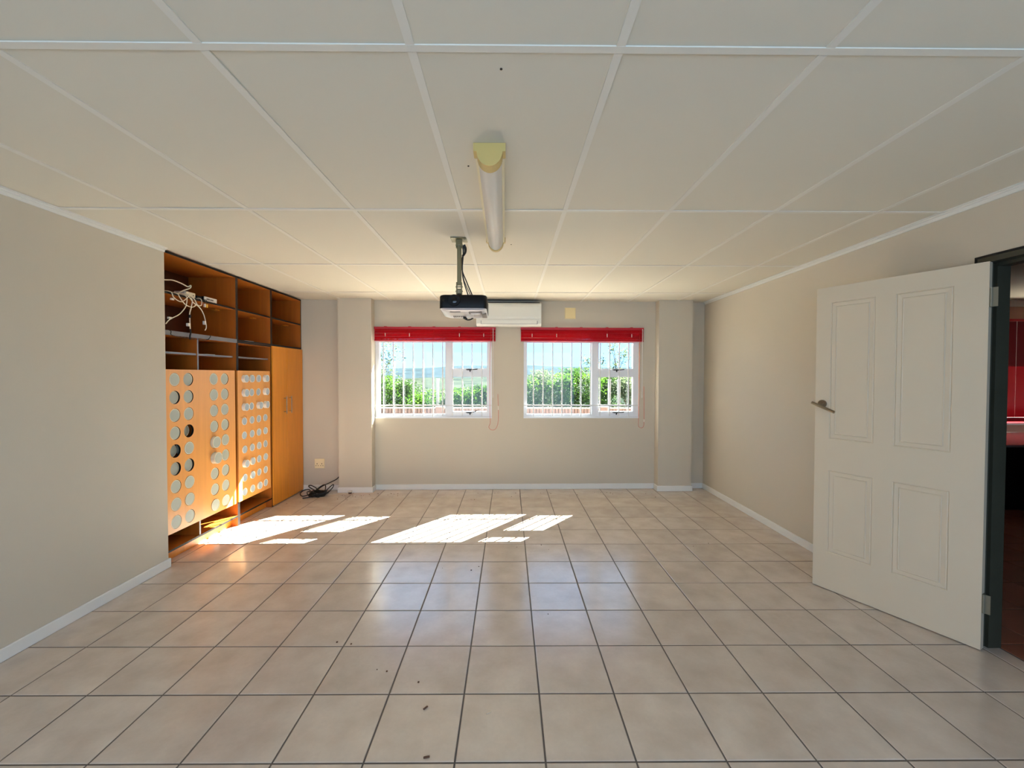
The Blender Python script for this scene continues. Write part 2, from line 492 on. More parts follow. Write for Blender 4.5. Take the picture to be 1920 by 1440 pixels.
# baseboards
def bb(b, x0, x1, y0, y1, h=.068):
    b.box(x0, x1, y0, y1, .0005, h)
b = MB(); bb(b, XL, XL + .013, Y0, 3.19 + .0); bb(b, XL - .03, XL + .013, 3.19, 3.202)
tag(b.build('baseboard_left', M['white'], bevel=.003), 'white painted skirting along the left wall', 'skirting', kind='structure')
b = MB(); bb(b, XR - .013, XR, DY1 + .03, 5.43)
tag(b.build('baseboard_right', M['white'], bevel=.003), 'white painted skirting along the right wall behind the open door', 'skirting', kind='structure')
bo = thing('baseboard_back', W(0, 0, 0), 'white painted skirting running along the window wall and around both piers', 'skirting', kind='structure')
for x0, x1, o0, o1 in ((-2.6, -2.118, 0, .013), (-2.118, -2.105, 0, .143), (-2.105, -1.697, .13, .143), (-1.697, -1.684, 0, .143), (-1.684, 1.871, 0, .013),
                       (1.871, 1.884, 0, .143), (1.884, 2.311, .13, .143), (2.311, 2.324, 0, .143), (2.324, 2.507, 0, .013)):
    MB(W).box(x0, x1, o0, o1, .0005, .068).build('skirting_board', M['white'], bo, bevel=.002)

# cornices on the two side walls: grooved strip with a shadow gap
def cornice(x, sgn, y0, y1, name, label):
    p = [(x, CZ - .032), (x + sgn * .010, CZ - .032), (x + sgn * .014, CZ - .016), (x + sgn * .022, CZ - .014), (x + sgn * .026, CZ - .009), (x + sgn * .034, CZ - .009), (x + sgn * .034, CZ - .0005), (x, CZ - .0005)]
    tag(MB().prism(p, 'y', y0, y1).build(name, M['cornice']), label, 'cornice', kind='structure')
cornice(XL, 1, Y0, 3.185, 'trim_1', 'thin white grooved cornice strip where the left wall meets the ceiling')
cornice(XR, -1, Y0, 5.41, 'trim_2', 'thin white grooved cornice strip where the right wall meets the ceiling')

# steel door frame
tf = thing('trim_3', (2.58, DY1, 0), 'dark green grey steel frame lining the open doorway', 'door frame', kind='structure')
part('jamb', M['frame_dark'], tf, (XR - .004, 2.645, DY1 - .028, DY1, 0, DZ), (2.575, 2.645, DY1 - .045, DY1 - .028, 0, DZ - .03))
part('jamb', M['frame_dark'], tf, (XR - .004, 2.645, DY0, DY0 + .028, 0, DZ), (2.575, 2.645, DY0 + .028, DY0 + .045, 0, DZ - .03))
part('head', M['frame_dark'], tf, (XR - .004, 2.645, DY0 + .028, DY1 - .028, DZ - .028, DZ), (2.575, 2.645, DY0 + .045, DY1 - .045, DZ - .045, DZ - .028))
part('frame_gap_strip', M['black'], tf, (XR - .006, XR - .001, DY1, DY1 + .012, 0, DZ + .012), (XR - .006, XR - .001, DY0, DY1, DZ, DZ + .012))  # black strip put in for the dark gap between wall and frame

# ---------------------------------------------------------------- the open door
HX, HY, FX, FY = 2.5046, 2.1921, 2.1307, 2.9153
dl = math.hypot(FX - HX, FY - HY)
ux, uy = (FX - HX) / dl, (FY - HY) / dl
nx, ny = -uy, ux                                   # face normal towards the room
DW, DT, DB, DTOP = 0.814, 0.040, 0.006, 2.058
def Dr(u, n, z): return (HX + ux * u + nx * n, HY + uy * u + ny * n, z)
dr = thing('door_1', Dr(0, 0, 0), 'cream moulded four panel door standing open against the right wall', 'door', kind='structure')
us = [0, .132, .383, .482, .727, DW]
zs = [DB, .262, .820, 1.035, 1.955, DTOP]
b = MB(Dr)
for i in range(5):
    for j in range(5):
        if i in (1, 3) and j in (1, 3): continue
        b.quad((us[i], 0, zs[j]), (us[i + 1], 0, zs[j]), (us[i + 1], 0, zs[j + 1]), (us[i], 0, zs[j + 1]))
b.quad((0, -DT, DB), (DW, -DT, DB), (DW, -DT, DTOP), (0, -DT, DTOP))
b.quad((0, 0, DB), (0, -DT, DB), (0, -DT, DTOP), (0, 0, DTOP))
b.quad((DW, 0, DB), (DW, -DT, DB), (DW, -DT, DTOP), (DW, 0, DTOP))
b.quad((0, 0, DB), (DW, 0, DB), (DW, -DT, DB), (0, -DT, DB))
b.quad((0, 0, DTOP), (DW, 0, DTOP), (DW, -DT, DTOP), (0, -DT, DTOP))
b.build('door_leaf', M['door'], dr)
for i in (1, 3):
    for j in (1, 3):
        b = MB(Dr)
        prof = [(0, 0), (.004, -.005), (.009, -.001), (.030, -.004), (.034, .001), (.038, -.001)]
        rings = []
        for ins, dep in prof:
            rings.append([b.pt(p) for p in ((us[i] + ins, dep, zs[j] + ins), (us[i + 1] - ins, dep, zs[j] + ins), (us[i + 1] - ins, dep, zs[j + 1] - ins), (us[i] + ins, dep, zs[j + 1] - ins))])
        for A, B in zip(rings[:-1], rings[1:]):
            for k in range(4): b.face([A[k], A[(k + 1) % 4], B[(k + 1) % 4], B[k]])
        b.face(rings[-1])
        b.build('door_panel', M['door'], dr)
hd = MB(Dr).cyl((.768, 0, 1.269), (.768, .010, 1.269), .026, 20).build('rose', M['steel'], dr, smoothed=True, bevel=.0)
b = MB(Dr).cyl((.768, .010, 1.2685), (.768, .050, 1.2575), .010, 12)
b.cyl((.811, .050, 1.276), (.674, .050, 1.219), .0095, 14)
b.build('lever', M['steel'], hd, smoothed=True)
for z in (.255, 1.872):
    b = MB(Dr).box(-.003, 0, -.034, -.004, z - .05, z + .05)
    b.cyl((-.006, -.006, z - .05), (-.006, -.006, z + .05), .0055, 10)
    b.box(-.03, -.006, -.012, -.009, z - .05, z + .05)
    b.build('hinge', M['brass'], dr)

# ---------------------------------------------------------------- windows
FO0, FO1 = -.085, -.030     # frame depth range (outwards from the wall face)
def bars_frame(name, parent, m, f, x0, x1, z0, z1, o0, o1, l, r, bt, tp, bevel=.003):
    b = MB(f)
    b.box(x0, x0 + l, o0, o1, z0, z1); b.box(x1 - r, x1, o0, o1, z0, z1)
    b.box(x0 + l, x1 - r, o0, o1, z0, z0 + bt); b.box(x0 + l, x1 - r, o0, o1, z1 - tp, z1)
    return b.build(name, m, parent)
def stay(parent, x, z, sw):
    b = MB(W)
    b.box(x - .045, x + .012, FO1 + .006, FO1 + .024, z - .004, z + .010)
    b.box(x - .018, x - .004, FO1 + .006, FO1 + .018, z - .024, z - .004)
    b.box(x - .062, x - .045, FO1 + .006, FO1 + .020, z - .001, z + .008)
    b.tube([(x + .014, FO1 + .018, z + .004), (x + .055, FO1 + .022, z + .004 + sw), (x + .085, FO1 + .022, z + .006 + sw * 1.7)], .0055, 6, sub=2)
    return b.build('window_stay', M['black'], parent)
def window(n, x0, x1, fx, cx, label, sw):
    w = thing('window_%d' % n, W((x0 + x1) / 2, 0, WZ0), label, 'window', kind='structure')
    part('sill', M['upvc'], w, (x0, x1, -.09, .004, WZ0 - .006, WZ0 + .010), f=W)
    b = MB(W)
    e = .012
    z0 = WZ0 + .010
    fl_ = fx[0] - x0; mid0 = fx[1]; mid1 = cx[0] - .022
    b.box(x0, fx[0], FO0, FO1, z0, WZ1); b.box(cx[1] + .030, x1, FO0, FO1, z0, WZ1)
    b.box(fx[0], cx[1] + .03, FO0, FO1, z0, .961); b.box(fx[0], cx[1] + .03, FO0, FO1, 1.94, WZ1)
    b.build('window_frame', M['upvc'], w)
    part('mullion', M['upvc'], w, (mid0, mid1, FO0, FO1 + .004, .961, 1.94), f=W)
    part('transom', M['upvc'], w, (mid1, cx[1] + .03, FO0, FO1, 1.468, 1.500), f=W)
    part('pane', M['glass'], w, (fx[0] - .005, fx[1] + .005, -.060, -.056, .956, 1.945), f=W)
    lo = bars_frame('casement', w, M['upvc'], W, mid1, cx[1] + .03, .961, 1.468, FO0 + .008, FO1 + .008, .022, .030, .034, .030)
    part('pane', M['glass'], lo, (cx[0] - .004, cx[1] + .004, -.060, -.056, .991, 1.442), f=W)
    hi = bars_frame('fanlight', w, M['upvc'], W, mid1, cx[1] + .03, 1.500, 1.94, FO0 + .008, FO1 + .008, .022, .030, .047, .030)
    part('pane', M['glass'], hi, (cx[0] - .004, cx[1] + .004, -.060, -.056, 1.543, 1.914), f=W)
    mx = (cx[0] + cx[1]) / 2
    stay(lo, mx + .02, .978, sw); stay(hi, mx + .02, 1.528, .002)
    return w
window(1, WX[0][0], WX[0][1], (-1.648, -.813), (-.727, -.281), 'white framed window beside the left pier, one fixed light and an opening pair', .016)
window(2, WX[1][0], WX[1][1], (.236, 1.069), (1.160, 1.603), 'white framed window nearer the right pier, one fixed light and an opening pair', .001)

def burglar(x0, x1, first, step, label):
    t = thing('burglar_bars', W((x0 + x1) / 2, 0, WZ0), label, 'bars', group='window burglar bars')
    for i in range(11):
        x = first + step * i
        z0 = WZ0 + .010 if i % 5 == 0 else .938
        MB(W).box(x - .0068, x + .0068, -.021, -.0074, z0, WZ1).build('bar', M['bar'], t, bevel=.0012)
    for z in (1.074, 1.883):
        MB(W).box(x0, x1, -.0068, -.001, z - .009, z + .009).build('cross_bar', M['bar'], t)
burglar(WX[0][0], WX[0][1], -1.592, .1248, 'white steel burglar bars across the window beside the left pier')
burglar(WX[1][0], WX[1][1], .318, .1226, 'white steel burglar bars across the window nearer the right pier')

# ---------------------------------------------------------------- raised red blinds
def blind(x0, x1, wx, cords, label):
    t = thing('venetian_blind', W((x0 + x1) / 2, 0.02, 1.888), label, 'blind', group='raised red window blinds')
    part('headrail', M['redrail'], t, (x0, x1, .004, .045, 2.038, 2.066), f=W)
    n = 12
    for i in range(n):
        z = 1.908 + i * (2.031 - 1.908) / (n - 1)
        b = MB(W)
        dz = random.gauss(0, .0007)
        A = [(x0 + .004, .022, z + .006 + dz), (x0 + .004, .036, z + .0035 + dz), (x0 + .004, .046, z - .007 + dz)]
        B = [(x1 - .004, .022, z + .006 - dz), (x1 - .004, .036, z + .0035 - dz), (x1 - .004, .046, z - .007 - dz)]
        for k in range(2): b.quad(A[k], A[k + 1], B[k + 1], B[k])
        b.build('slat', M['red'], t)
    part('bottom_rail', M['redrail'], t, (x0 + .002, x1 - .002, .014, .046, 1.889, 1.903), f=W, bevel=.002)
    for fr in (.092, .29, .49, .70, .90):
        x = x0 + (x1 - x0) * fr
        b = MB(W); b.cyl((x, .0475, 1.90), (x, .0475, 2.04), .0012, 5)
        b.build('ladder_cord', M['cordred'], t)
        part('cord_clip', M['redrail'], t, (x - .016, x + .016, .008, .048, 2.064, 2.072), f=W)
        if fr != .49:
            MB(W).box(x - .004, x + .004, .0476, .0492, 1.945, 1.985).build('ladder_tape', M['cordwhite'], t)
    wd = MB(W); wd.cyl((wx, .055, 2.05), (wx, .055, 1.21), .0042, 8); wd.cyl((wx, .055, 1.215), (wx, .055, 1.175), .0058, 8)
    wd.build('tilt_wand', M['wand'], t, smoothed=True)
    cd = MB(W); cd.tube(cords, .0022, 5, sub=8)
    pc = cd.build('pull_cord', M['cordred'], t, smoothed=True)
    return t
t1 = blind(-1.690, -.165, -.198, [(-.222, .05, 2.04), (-.240, .05, 1.6), (-.238, .045, 1.0), (-.234, .04, .86), (-.252, .035, .80), (-.215, .035, .765), (-.165, .035, .78), (-.135, .035, .86), (-.130, .035, 1.0), (-.138, .035, 1.22)],
      'raised red venetian blind over the window beside the left pier, long looped cord')
t2 = blind(.150, 1.720, 1.699, [(1.668, .05, 2.04), (1.664, .05, 1.6), (1.662, .045, 1.0), (1.660, .04, .83), (1.672, .035, .80), (1.697, .035, .788), (1.722, .035, .80), (1.733, .035, .84), (1.733, .035, 1.0), (1.729, .035, 1.32)],
      'raised red venetian blind over the window nearer the right pier, short looped cord')
for t, p0, p1 in ((t1, (-.134, .035, 1.07), (-.132, .035, 1.02)), (t2, (1.733, .035, .90), (1.733, .035, .865))):
    MB(W).cyl(p0, p1, .005, 8).build('cord_tassel', M['cordwhite'], t)

# ---------------------------------------------------------------- air conditioner
ac = thing('air_conditioner', W(0, 0, 2.067), 'white wall mounted split air conditioner high between the two windows', 'air conditioner')
XA, XB_ = -.402, .402
pf = [(0.0, 2.075), (0.0, 2.352), (.165, 2.352), (.188, 2.340), (.190, 2.150), (.178, 2.095), (.150, 2.070), (.05, 2.067)]
def Wyz(a, o, z): return W(a, o, z)
b = MB(W).prism(pf, 'x', XA, XB_); b.build('body', M['acw'], ac, bevel=.006, bseg=2)
b = MB(W).prism([(.186, 2.158), (.186, 2.338), (.196, 2.332), (.201, 2.300), (.201, 2.180), (.197, 2.150)], 'x', XA + .004, XB_ - .004)
b.build('front_panel', M['acw'], ac, bevel=.003)
b = MB(W).prism([(.183, 2.142), (.193, 2.140), (.186, 2.096), (.176, 2.094)], 'x', XA + .065, XB_ - .055)
b.build('louver', M['acw'], ac, bevel=.002)
b = MB(W).prism([(.178, 2.146), (.188, 2.146), (.180, 2.091), (.170, 2.091)], 'x', XA + .058, XB_ - .048)
b.build('outlet_slot', M['greyedge'], ac)
part('intake_grille', M['blackm'], ac, (XA + .02, XB_ - .02, .01, .16, 2.3525, 2.362), f=W)

# ---------------------------------------------------------------- plates on the window wall
bp_ = thing('blank_plate', W(.782, 0, 2.185), 'cream square blank cover plate on the wall right of the air conditioner', 'wall plate')
part('cover', M['plate'], bp_, (.717, .848, .0005, .012, 2.185, 2.318), f=W, bevel=.003)
part('back_box', M['socket'], bp_, (.712, .853, .0002, .003, 2.180, 2.323), f=W)
so = thing('wall_socket', W(-2.394, 0, .278), 'ivory double power socket low on the wall beside the wooden cupboard', 'socket')
part('faceplate', M['socket'], so, (-2.455, -2.333, .0005, .010, .278, .399), f=W, bevel=.002)
for cx_ in (-2.424, -2.365):
    for dx, dz, r in ((0, .336, .006), (-.013, .312, .0048), (.013, .312, .0048)):
        MB(W).cyl((cx_ + dx, .0095, dz), (cx_ + dx, .0108, dz), r, 10).build('pin_hole', M['hole'], so)
    part('switch', M['socket'], so, (cx_ - .012, cx_ + .012, .010, .014, .362, .385), f=W, bevel=.001)

# ---------------------------------------------------------------- fluorescent fitting
def Lx(x, y, z): return (x - .0105 * (y - 1.734) / 1.2, y, z)
lf = thing('fluorescent_light', (-.085, 2.34, CZ), 'long cream batten light with a rounded diffuser, unlit, on the ceiling', 'light fitting')
LXa, LXb, LYa, LYb = -.146, -.0145, 1.734, 2.94
part('tray', M['tray'], lf, (LXa + .004, LXb - .004, LYa + .02, LYb - .02, CZ - .030, CZ - .0005), f=Lx)
def half(cx_, w, zt, dep, n=14):
    return [(cx_ - w * math.cos(math.pi * k / n), zt - dep * math.sin(math.pi * k / n)) for k in range(n + 1)]
cxl = (LXa + LXb) / 2
MB(Lx).prism(half(cxl, .050, CZ - .030, .058), 'y', LYa + .05, LYb - .025).build('diffuser', M['diff'], lf, smoothed=True)
for k, (ya, yb) in enumerate(((LYa, LYa + .062), (LYb - .03, LYb))):
    b = MB(Lx).prism(half(cxl, .0535, CZ - .030, .064), 'y', ya, yb)
    b.box(LXa, LXb, ya + .002, yb - .001, CZ - .034, CZ - .0003)
    b.build('end_cap', M['cap'], lf, smoothed=True)
for s in (-1, 1):
    part('side_rail', M['tray'], lf, (cxl + s * .0545 - .006, cxl + s * .0545 + .006, LYa + .06, LYb - .03, CZ - .036, CZ - .028), f=Lx)
MB(Lx).cyl((cxl, LYa + .06, CZ - .055), (cxl, LYb - .03, CZ - .055), .013, 12).build('tube', M['paper'], lf, smoothed=True)

# ---------------------------------------------------------------- projector on its ceiling mount
pm = thing('projector_mount', (-.347, 2.96, CZ), 'olive metal ceiling pole with forked joints carrying the projector', 'projector mount')
part('ceiling_plate', M['olive'], pm, (-.402, -.292, 2.91, 3.01, CZ - .006, CZ - .001))
part('bracket', M['olive'], pm, (-.368, -.362, 2.945, 2.975, CZ - .062, CZ - .006), (-.331, -.325, 2.945, 2.975, CZ - .062, CZ - .006), (-.362, -.331, 2.945, 2.951, CZ - .05, CZ - .006))
part('pole', M['olive'], pm, (-.360, -.332, 2.947, 2.975, 2.085, CZ - .03), bevel=.003)
part('fork', M['olive'], pm, (-.366, -.360, 2.944, 2.978, 2.01, 2.105), (-.333, -.327, 2.944, 2.978, 2.01, 2.105), (-.360, -.333, 2.942, 2.948, 2.00, 2.06))
part('foot_plate', M['blackm'], pm, (-.40, -.29, 2.90, 3.02, 1.996, 2.004))
for z, y in ((CZ - .045, 2.944), (2.045, 2.9415), (2.035, 2.9415)):
    MB().cyl((-.3465, y - .004, z), (-.3465, y + .002, z), .005, 8).build('bolt', M['brass'], pm)
for z in (2.075, 2.045, CZ - .04):
    MB().cyl((-.372, 2.961, z), (-.321, 2.961, z), .0045, 8).build('pivot_bolt', M['brass'], pm)

PA = math.radians(-5.5)
pc0 = Vector((-.308, 2.96, 1.945))
def Pj(x, y, z):                                  # projector frame, lens towards -y, tilted up a little
    c, s = math.cos(PA), math.sin(PA)
    return (pc0.x + x, pc0.y + y * c - z * s, pc0.z + y * s + z * c)
pj = thing('projector', tuple(pc0), 'black projector hanging upside down from the ceiling pole, silver underside', 'projector')
def rrect(x0, x1, y0, y1, r, n=5):
    out = []
    for cx_, cy_, a0 in ((x1 - r, y1 - r, 0), (x0 + r, y1 - r, 90), (x0 + r, y0 + r, 180), (x1 - r, y0 + r, 270)):
        for k in range(n + 1):
            a = math.radians(a0 + 90 * k / n); out.append((cx_ + r * math.cos(a), cy_ + r * math.sin(a)))
    return out
b = MB(Pj)
loops = []
for z, ins in ((.044, .012), (.040, .004), (.032, 0), (-.044, 0), (-.049, .002)):
    loops.append([b.pt((x, y, z)) for x, y in rrect(-.158 + ins, .160 - ins, -.125 + ins, .125 - ins, .028)])
for A, B in zip(loops[:-1], loops[1:]):
    for k in range(len(A)): b.face([A[k], A[(k + 1) % len(A)], B[(k + 1) % len(B)], B[k]])
b.face(loops[0]); b.face(loops[-1])
b.build('body', M['black'], pj, smoothed=True)
b = MB(Pj); loops = []
for z, ins in ((-.049, .003), (-.055, .010), (-.063, .032), (-.065, .040)):
    loops.append([b.pt((x, y, z)) for x, y in rrect(-.158 + ins, .160 - ins, -.124 + ins * .7, .124 - ins * .4, .026)])
for A, B in zip(loops[:-1], loops[1:]):
    for k in range(len(A)): b.face([A[k], A[(k + 1) % len(A)], B[(k + 1) % len(B)], B[k]])
b.face(loops[0]); b.face(loops[-1])
b.build('top_cover', M['silver'], pj, smoothed=True)
b = MB(Pj).prism(rrect(.035, .125, -.095, -.02, .015), 'z', -.0675, -.060); b.build('focus_window', M['taupe'], pj)
b = MB(Pj).prism(rrect(.045, .115, -.06, -.03, .012), 'z', -.070, -.066); b.build('zoom_slot', M['silver'], pj)
b = MB(Pj).box(-.09, -.02, -.092, -.083, -.0675, -.062); b.build('vent_slot', M['black'], pj)
b = MB(Pj).box(-.10, .0, -.07, .02, -.0670, -.063); b.build('lamp_cover', M['devgrey'], pj, bevel=.001)
for k in range(6):
    b = MB(Pj).box(-.085 + k * .013, -.076 + k * .013, .035, .075, -.0672, -.063); b.build('keypad_button', M['taupe'], pj)
b = MB(Pj).box(.060, .152, -.015, .10, -.0650, -.052); b.build('side_panel', M['taupe'], pj, bevel=.002)
b = MB(Pj); 
b.cyl((-.058, -.120, .002), (-.058, -.134, .002), .041, 28, r1=.039)
b.cyl((-.058, -.134, .002), (-.058, -.129, .002), .039, 28, r1=.029, cap=False)
lr = b.build('lens_ring', M['blackm'], pj, smoothed=True)
b = MB(Pj).cyl((-.058, -.128, .002), (-.058, -.1345, .002), .028, 24, r1=.020); b.build('lens', M['lens'], lr, smoothed=True)
b = MB(Pj).cyl((-.128, -.124, .004), (-.128, -.1265, .004), .010, 14); b.build('sensor', M['lens'], pj, smoothed=True)
b = MB(Pj).box(-.042, -.014, -.10, -.07, .043, .058); b.build('lens_shift_knob', M['blackm'], pj, bevel=.003)
b = MB(Pj).tube([(.0, .06, -.064), (.006, .075, -.082), (.03, .09, -.079), (.05, .10, -.064)], .005, 6); b.cyl((-.012, .058, -.072), (.008, .07, -.080), .009, 8)
b.build('security_strap', M['cable_black'], pj, smoothed=True)
for lab, pts, r in (('black cable bowing out furthest from the projector pole', [(-.317, 2.99, CZ - .035), (-.312, 3.0, 2.33), (-.331, 2.995, 2.28), (-.330, 2.995, 2.2), (-.30, 3.0, 2.12), (-.262, 3.01, 2.03), (-.24, 3.03, 1.975)], .0042),
                    ('black cable hanging close along the projector pole', [(-.322, 2.985, CZ - .035), (-.322, 2.99, 2.30), (-.329, 2.99, 2.2), (-.318, 2.99, 2.12), (-.29, 3.0, 2.03), (-.272, 3.02, 1.975)], .0042),
                    ('thin black cable between the two thicker ones at the projector pole', [(-.319, 2.992, CZ - .036), (-.326, 2.99, 2.25), (-.322, 2.99, 2.15), (-.292, 3.0, 2.07), (-.25, 3.02, 1.98)], .0028)):
    tag(MB().tube(pts, r, 6).build('projector_cable', M['cable_black'], smoothed=True, origin=pts[0]), lab, 'cable', group='cables beside the projector pole')
tag(MB().tube([(-.315, 2.985, CZ - .03), (-.304, 2.988, CZ - .055), (-.308, 2.985, CZ - .085), (-.325, 2.98, CZ - .11)], .008, 7).build('cable_tie_bundle', M['cable_black'], smoothed=True, origin=(-.315, 2.985, CZ - .03)),
    'black taped cable bend just under the projector ceiling plate', 'cable')

# ---------------------------------------------------------------- wooden wall unit: six carcasses
M['carcass'] = mat('orange_wood_shaded', (186, 104, 26), 0.5, grain=(34, 34, 1.6, 0.34))  # orange veneer darkened to hold the shade inside the cells
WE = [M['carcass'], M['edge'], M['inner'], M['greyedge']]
BT = .016
def board(name, parent, x0, x1, y0, y1, z0, z1, m=0, edge=1):
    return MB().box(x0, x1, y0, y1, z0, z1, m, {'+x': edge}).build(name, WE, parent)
def carcass(t, y0, y1, z0, z1, bottom=True, top=True, zb=None, mid=None):
    board('side_panel', t, XK, XF, y0, y0 + BT, z0, z1)
    board('side_panel', t, XK, XF, y1 - BT, y1, z0, z1)
    if top: board('top_panel', t, XK, XF, y0 + BT, y1 - BT, z1 - BT, z1)
    if bottom: board('bottom_panel', t, XK, XF, y0 + BT, y1 - BT, z0 if zb is None else zb, (z0 if zb is None else zb) + BT)
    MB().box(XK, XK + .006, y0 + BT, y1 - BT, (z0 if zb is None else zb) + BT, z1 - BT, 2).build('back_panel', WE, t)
yA, yB, yC, yD = 3.196, 4.083, 4.668, 5.338
ZU = 1.782; ZT = CZ - .002
for y0, y1, lab in ((yA, yB - .001, 'open two tier upper shelf unit of orange wood holding the white cables'),
                    (yB, yC - .001, 'open two tier upper shelf unit of orange wood above the narrow perforated panel'),
                    (yC, yD, 'open two tier upper shelf unit of orange wood above the cupboard doors')):
    t = thing('wall_shelf_unit', (XK + .2, (y0 + y1) / 2, ZU), lab, 'shelf unit', group='upper shelf units')
    carcass(t, y0, y1, ZU, ZT)
    board('shelf', t, XK + .006, XF - .002, y0 + BT, y1 - BT, 2.080, 2.096)
    MB().box(-2.80, -2.76, y1 - BT - .06, y1 - BT, 2.068, 2.080).build('shelf_bracket', M['wood'], t)

def perforated(parent, y0, y1, z0, z1, xs, cy, cz, r, mats, n=28):
    """one board with round holes punched through: polygonal cells around each hole"""
    b = MB()
    xf, xb = xs, xs - .016
    yl = [y0]; 
    for i in range(len(cy) - 1): yl.append((cy[i] + cy[i + 1]) / 2)
    yl.append(y1)
    zl = [z0]
    for i in range(len(cz) - 1): zl.append((cz[i] + cz[i + 1]) / 2)
    zl.append(z1)
    for i, a in enumerate(cy):
        for j, c in enumerate(cz):
            L, Rr, B_, T_ = yl[i], yl[i + 1], zl[j], zl[j + 1]
            angs = [2 * math.pi * k / n for k in range(n)]
            for (q, s) in ((L, B_), (Rr, B_), (L, T_), (Rr, T_)):
                angs.append(math.atan2(s - c, q - a) % (2 * math.pi))
            angs = sorted(set(round(x, 5) for x in angs))
            def outer(t):
                dx, dz = math.cos(t), math.sin(t)
                k = 1e9
                if dx > 1e-9: k = min(k, (Rr - a) / dx)
                if dx < -1e-9: k = min(k, (L - a) / dx)
                if dz > 1e-9: k = min(k, (T_ - c) / dz)
                if dz < -1e-9: k = min(k, (B_ - c) / dz)
                return (a + dx * k, c + dz * k)
            m_ = len(angs)
            I = [b.pt((xf, a + r * math.cos(t), c + r * math.sin(t))) for t in angs]
            O = [b.pt((xf,) + outer(t)) for t in angs]
            Ib = [b.pt((xb, a + r * math.cos(t), c + r * math.sin(t))) for t in angs]
            for k in range(m_):
                k2 = (k + 1) % m_
                b.face([I[k], O[k], O[k2], I[k2]], 0); b.face([I[k2], Ib[k2], Ib[k], I[k]], 1)
    for q in (((xf, y0, z0), (xf, y1, z0), (xb, y1, z0), (xb, y0, z0)), ((xf, y0, z1), (xf, y1, z1), (xb, y1, z1), (xb, y0, z1)),
              ((xf, y0, z0), (xf, y0, z1), (xb, y0, z1), (xb, y0, z0)), ((xf, y1, z0), (xf, y1, z1), (xb, y1, z1), (xb, y1, z0))):
        b.quad(*q, m=0)
    me_name = 'perforated_panel'
    ob = b.build(me_name, mats, parent)
    return ob
def plug_mesh(r, ln, rimw, mats, name, dish=.0015):
    b = MB(); n = 24
    A = []; B = []; Cc = []; Dd = []
    for k in range(n):
        t = 2 * math.pi * k / n; y, z = math.cos(t), math.sin(t)
        A.append(b.pt((-ln, r * y, r * z))); B.append(b.pt((0, r * y, r * z)))
        Cc.append(b.pt((0, (r - rimw) * y, (r - rimw) * z))); Dd.append(b.pt((-dish, (r - rimw) * y, (r - rimw) * z)))
    for k in range(n):
        k2 = (k + 1) % n
        b.face([A[k], A[k2], B[k2], B[k]], 0); b.face([B[k], B[k2], Cc[k2], Cc[k]], 0); b.face([Cc[k], Cc[k2], Dd[k2], Dd[k]], 0)
    b.face(Dd, 1); b.face(A[::-1], 0)
    me = bpy.data.meshes.new(name); me.from_pydata(b.v, [], b.f)
    for m_ in mats: me.materials.append(m_)
    for p, k in zip(me.polygons, b.mi): p.material_index = k
    return me
XP = -2.598
CZs = [.307 + .1393 * k for k in range(9)]       # rows from the bottom up
# unit A
t = thing('media_cabinet', (XK + .2, (yA + yB) / 2, 0), 'wide orange wood cabinet with two double columns of large round plugs', 'cabinet')
carcass(t, yA, yB - .001, 0.0, ZU - .001, zb=.088)
board('divider', t, XK + .006, XF - .004, 3.566, 3.582, .104, ZU - .017, edge=3)
board('rack_shelf', t, XK + .006, XF - .012, yA + BT, 3.566, 1.622, 1.638, edge=3)
board('rack_shelf', t, XK + .006, XF - .03, 3.582, yB - .02, 1.622, 1.638, edge=3)
MB().box(XF - .002, XF + .012, yA, yB - .02, 1.764, 1.799).build('edge_sheen_band', M['greyedge'], t)  # grey bar painted in for the reflections on two black board edges
MB().box(-2.690, -2.674, yA, yB - .001, .001, .086).build('plinth', M['wood'], t)
yca = [3.302, 3.443, 3.738, 3.880]
perforated(t, yA + .002, 4.026, .230, 1.500, XP, yca, CZs, .0525, [M['woodp'], M['edge']])  # hole walls coloured black to carry the shade around recessed plugs
pa = plug_mesh(.0505, .075, .0045, [M['rim'], M['disc']], 'plug')
offA = {(0, 1): -.012, (0, 3): -.004, (0, 4): -.030, (0, 5): -.014, (1, 0): -.007, (1, 1): -.006, (1, 3): -.036, (1, 5): -.013, (2, 4): .022, (2, 5): .034, (2, 8): .006, (3, 4): .003}
for i, y in enumerate(yca):
    for j in range(9):
        row = 8 - j
        o = offA.get((i, row), random.uniform(-.003, .002))
        inst(pa, 'plug', (XP + o, y, CZs[j]), t, (0, random.gauss(0, .015), random.gauss(0, .015)))
# unit B
t = thing('media_cabinet', (XK + .2, (yB + yC) / 2, 0), 'narrow orange wood cabinet with four columns of small protruding white tubes', 'cabinet')
carcass(t, yB, yC - .001, 0.0, ZU - .001, zb=.088)
board('rack_shelf', t, XK + .006, XF - .03, yB + BT, yC - BT, 1.622, 1.638, edge=3)
MB().box(-2.690, -2.674, yB, yC - .001, .001, .086).build('plinth', M['wood'], t)
ycb = [4.160, 4.282, 4.400, 4.516]
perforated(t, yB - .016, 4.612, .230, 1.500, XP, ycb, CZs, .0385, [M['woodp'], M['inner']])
pb = plug_mesh(.0375, .09, .0035, [M['rimb'], M['discb']], 'tube', .004)
offB = {(0, 0): .030, (1, 0): .014, (2, 0): .010, (3, 0): .030, (0, 1): .032, (3, 1): .030, (0, 2): .030, (2, 2): .030, (3, 2): .032, (0, 6): .028, (1, 6): .014, (1, 7): .010, (2, 8): .012}
for i, y in enumerate(ycb):
    for j in range(9):
        row = 8 - j
        inst(pb, 'tube', (XP + offB.get((i, row), random.uniform(.001, .006)), y, CZs[j]), t, (0, random.gauss(0, .02), random.gauss(0, .02)))
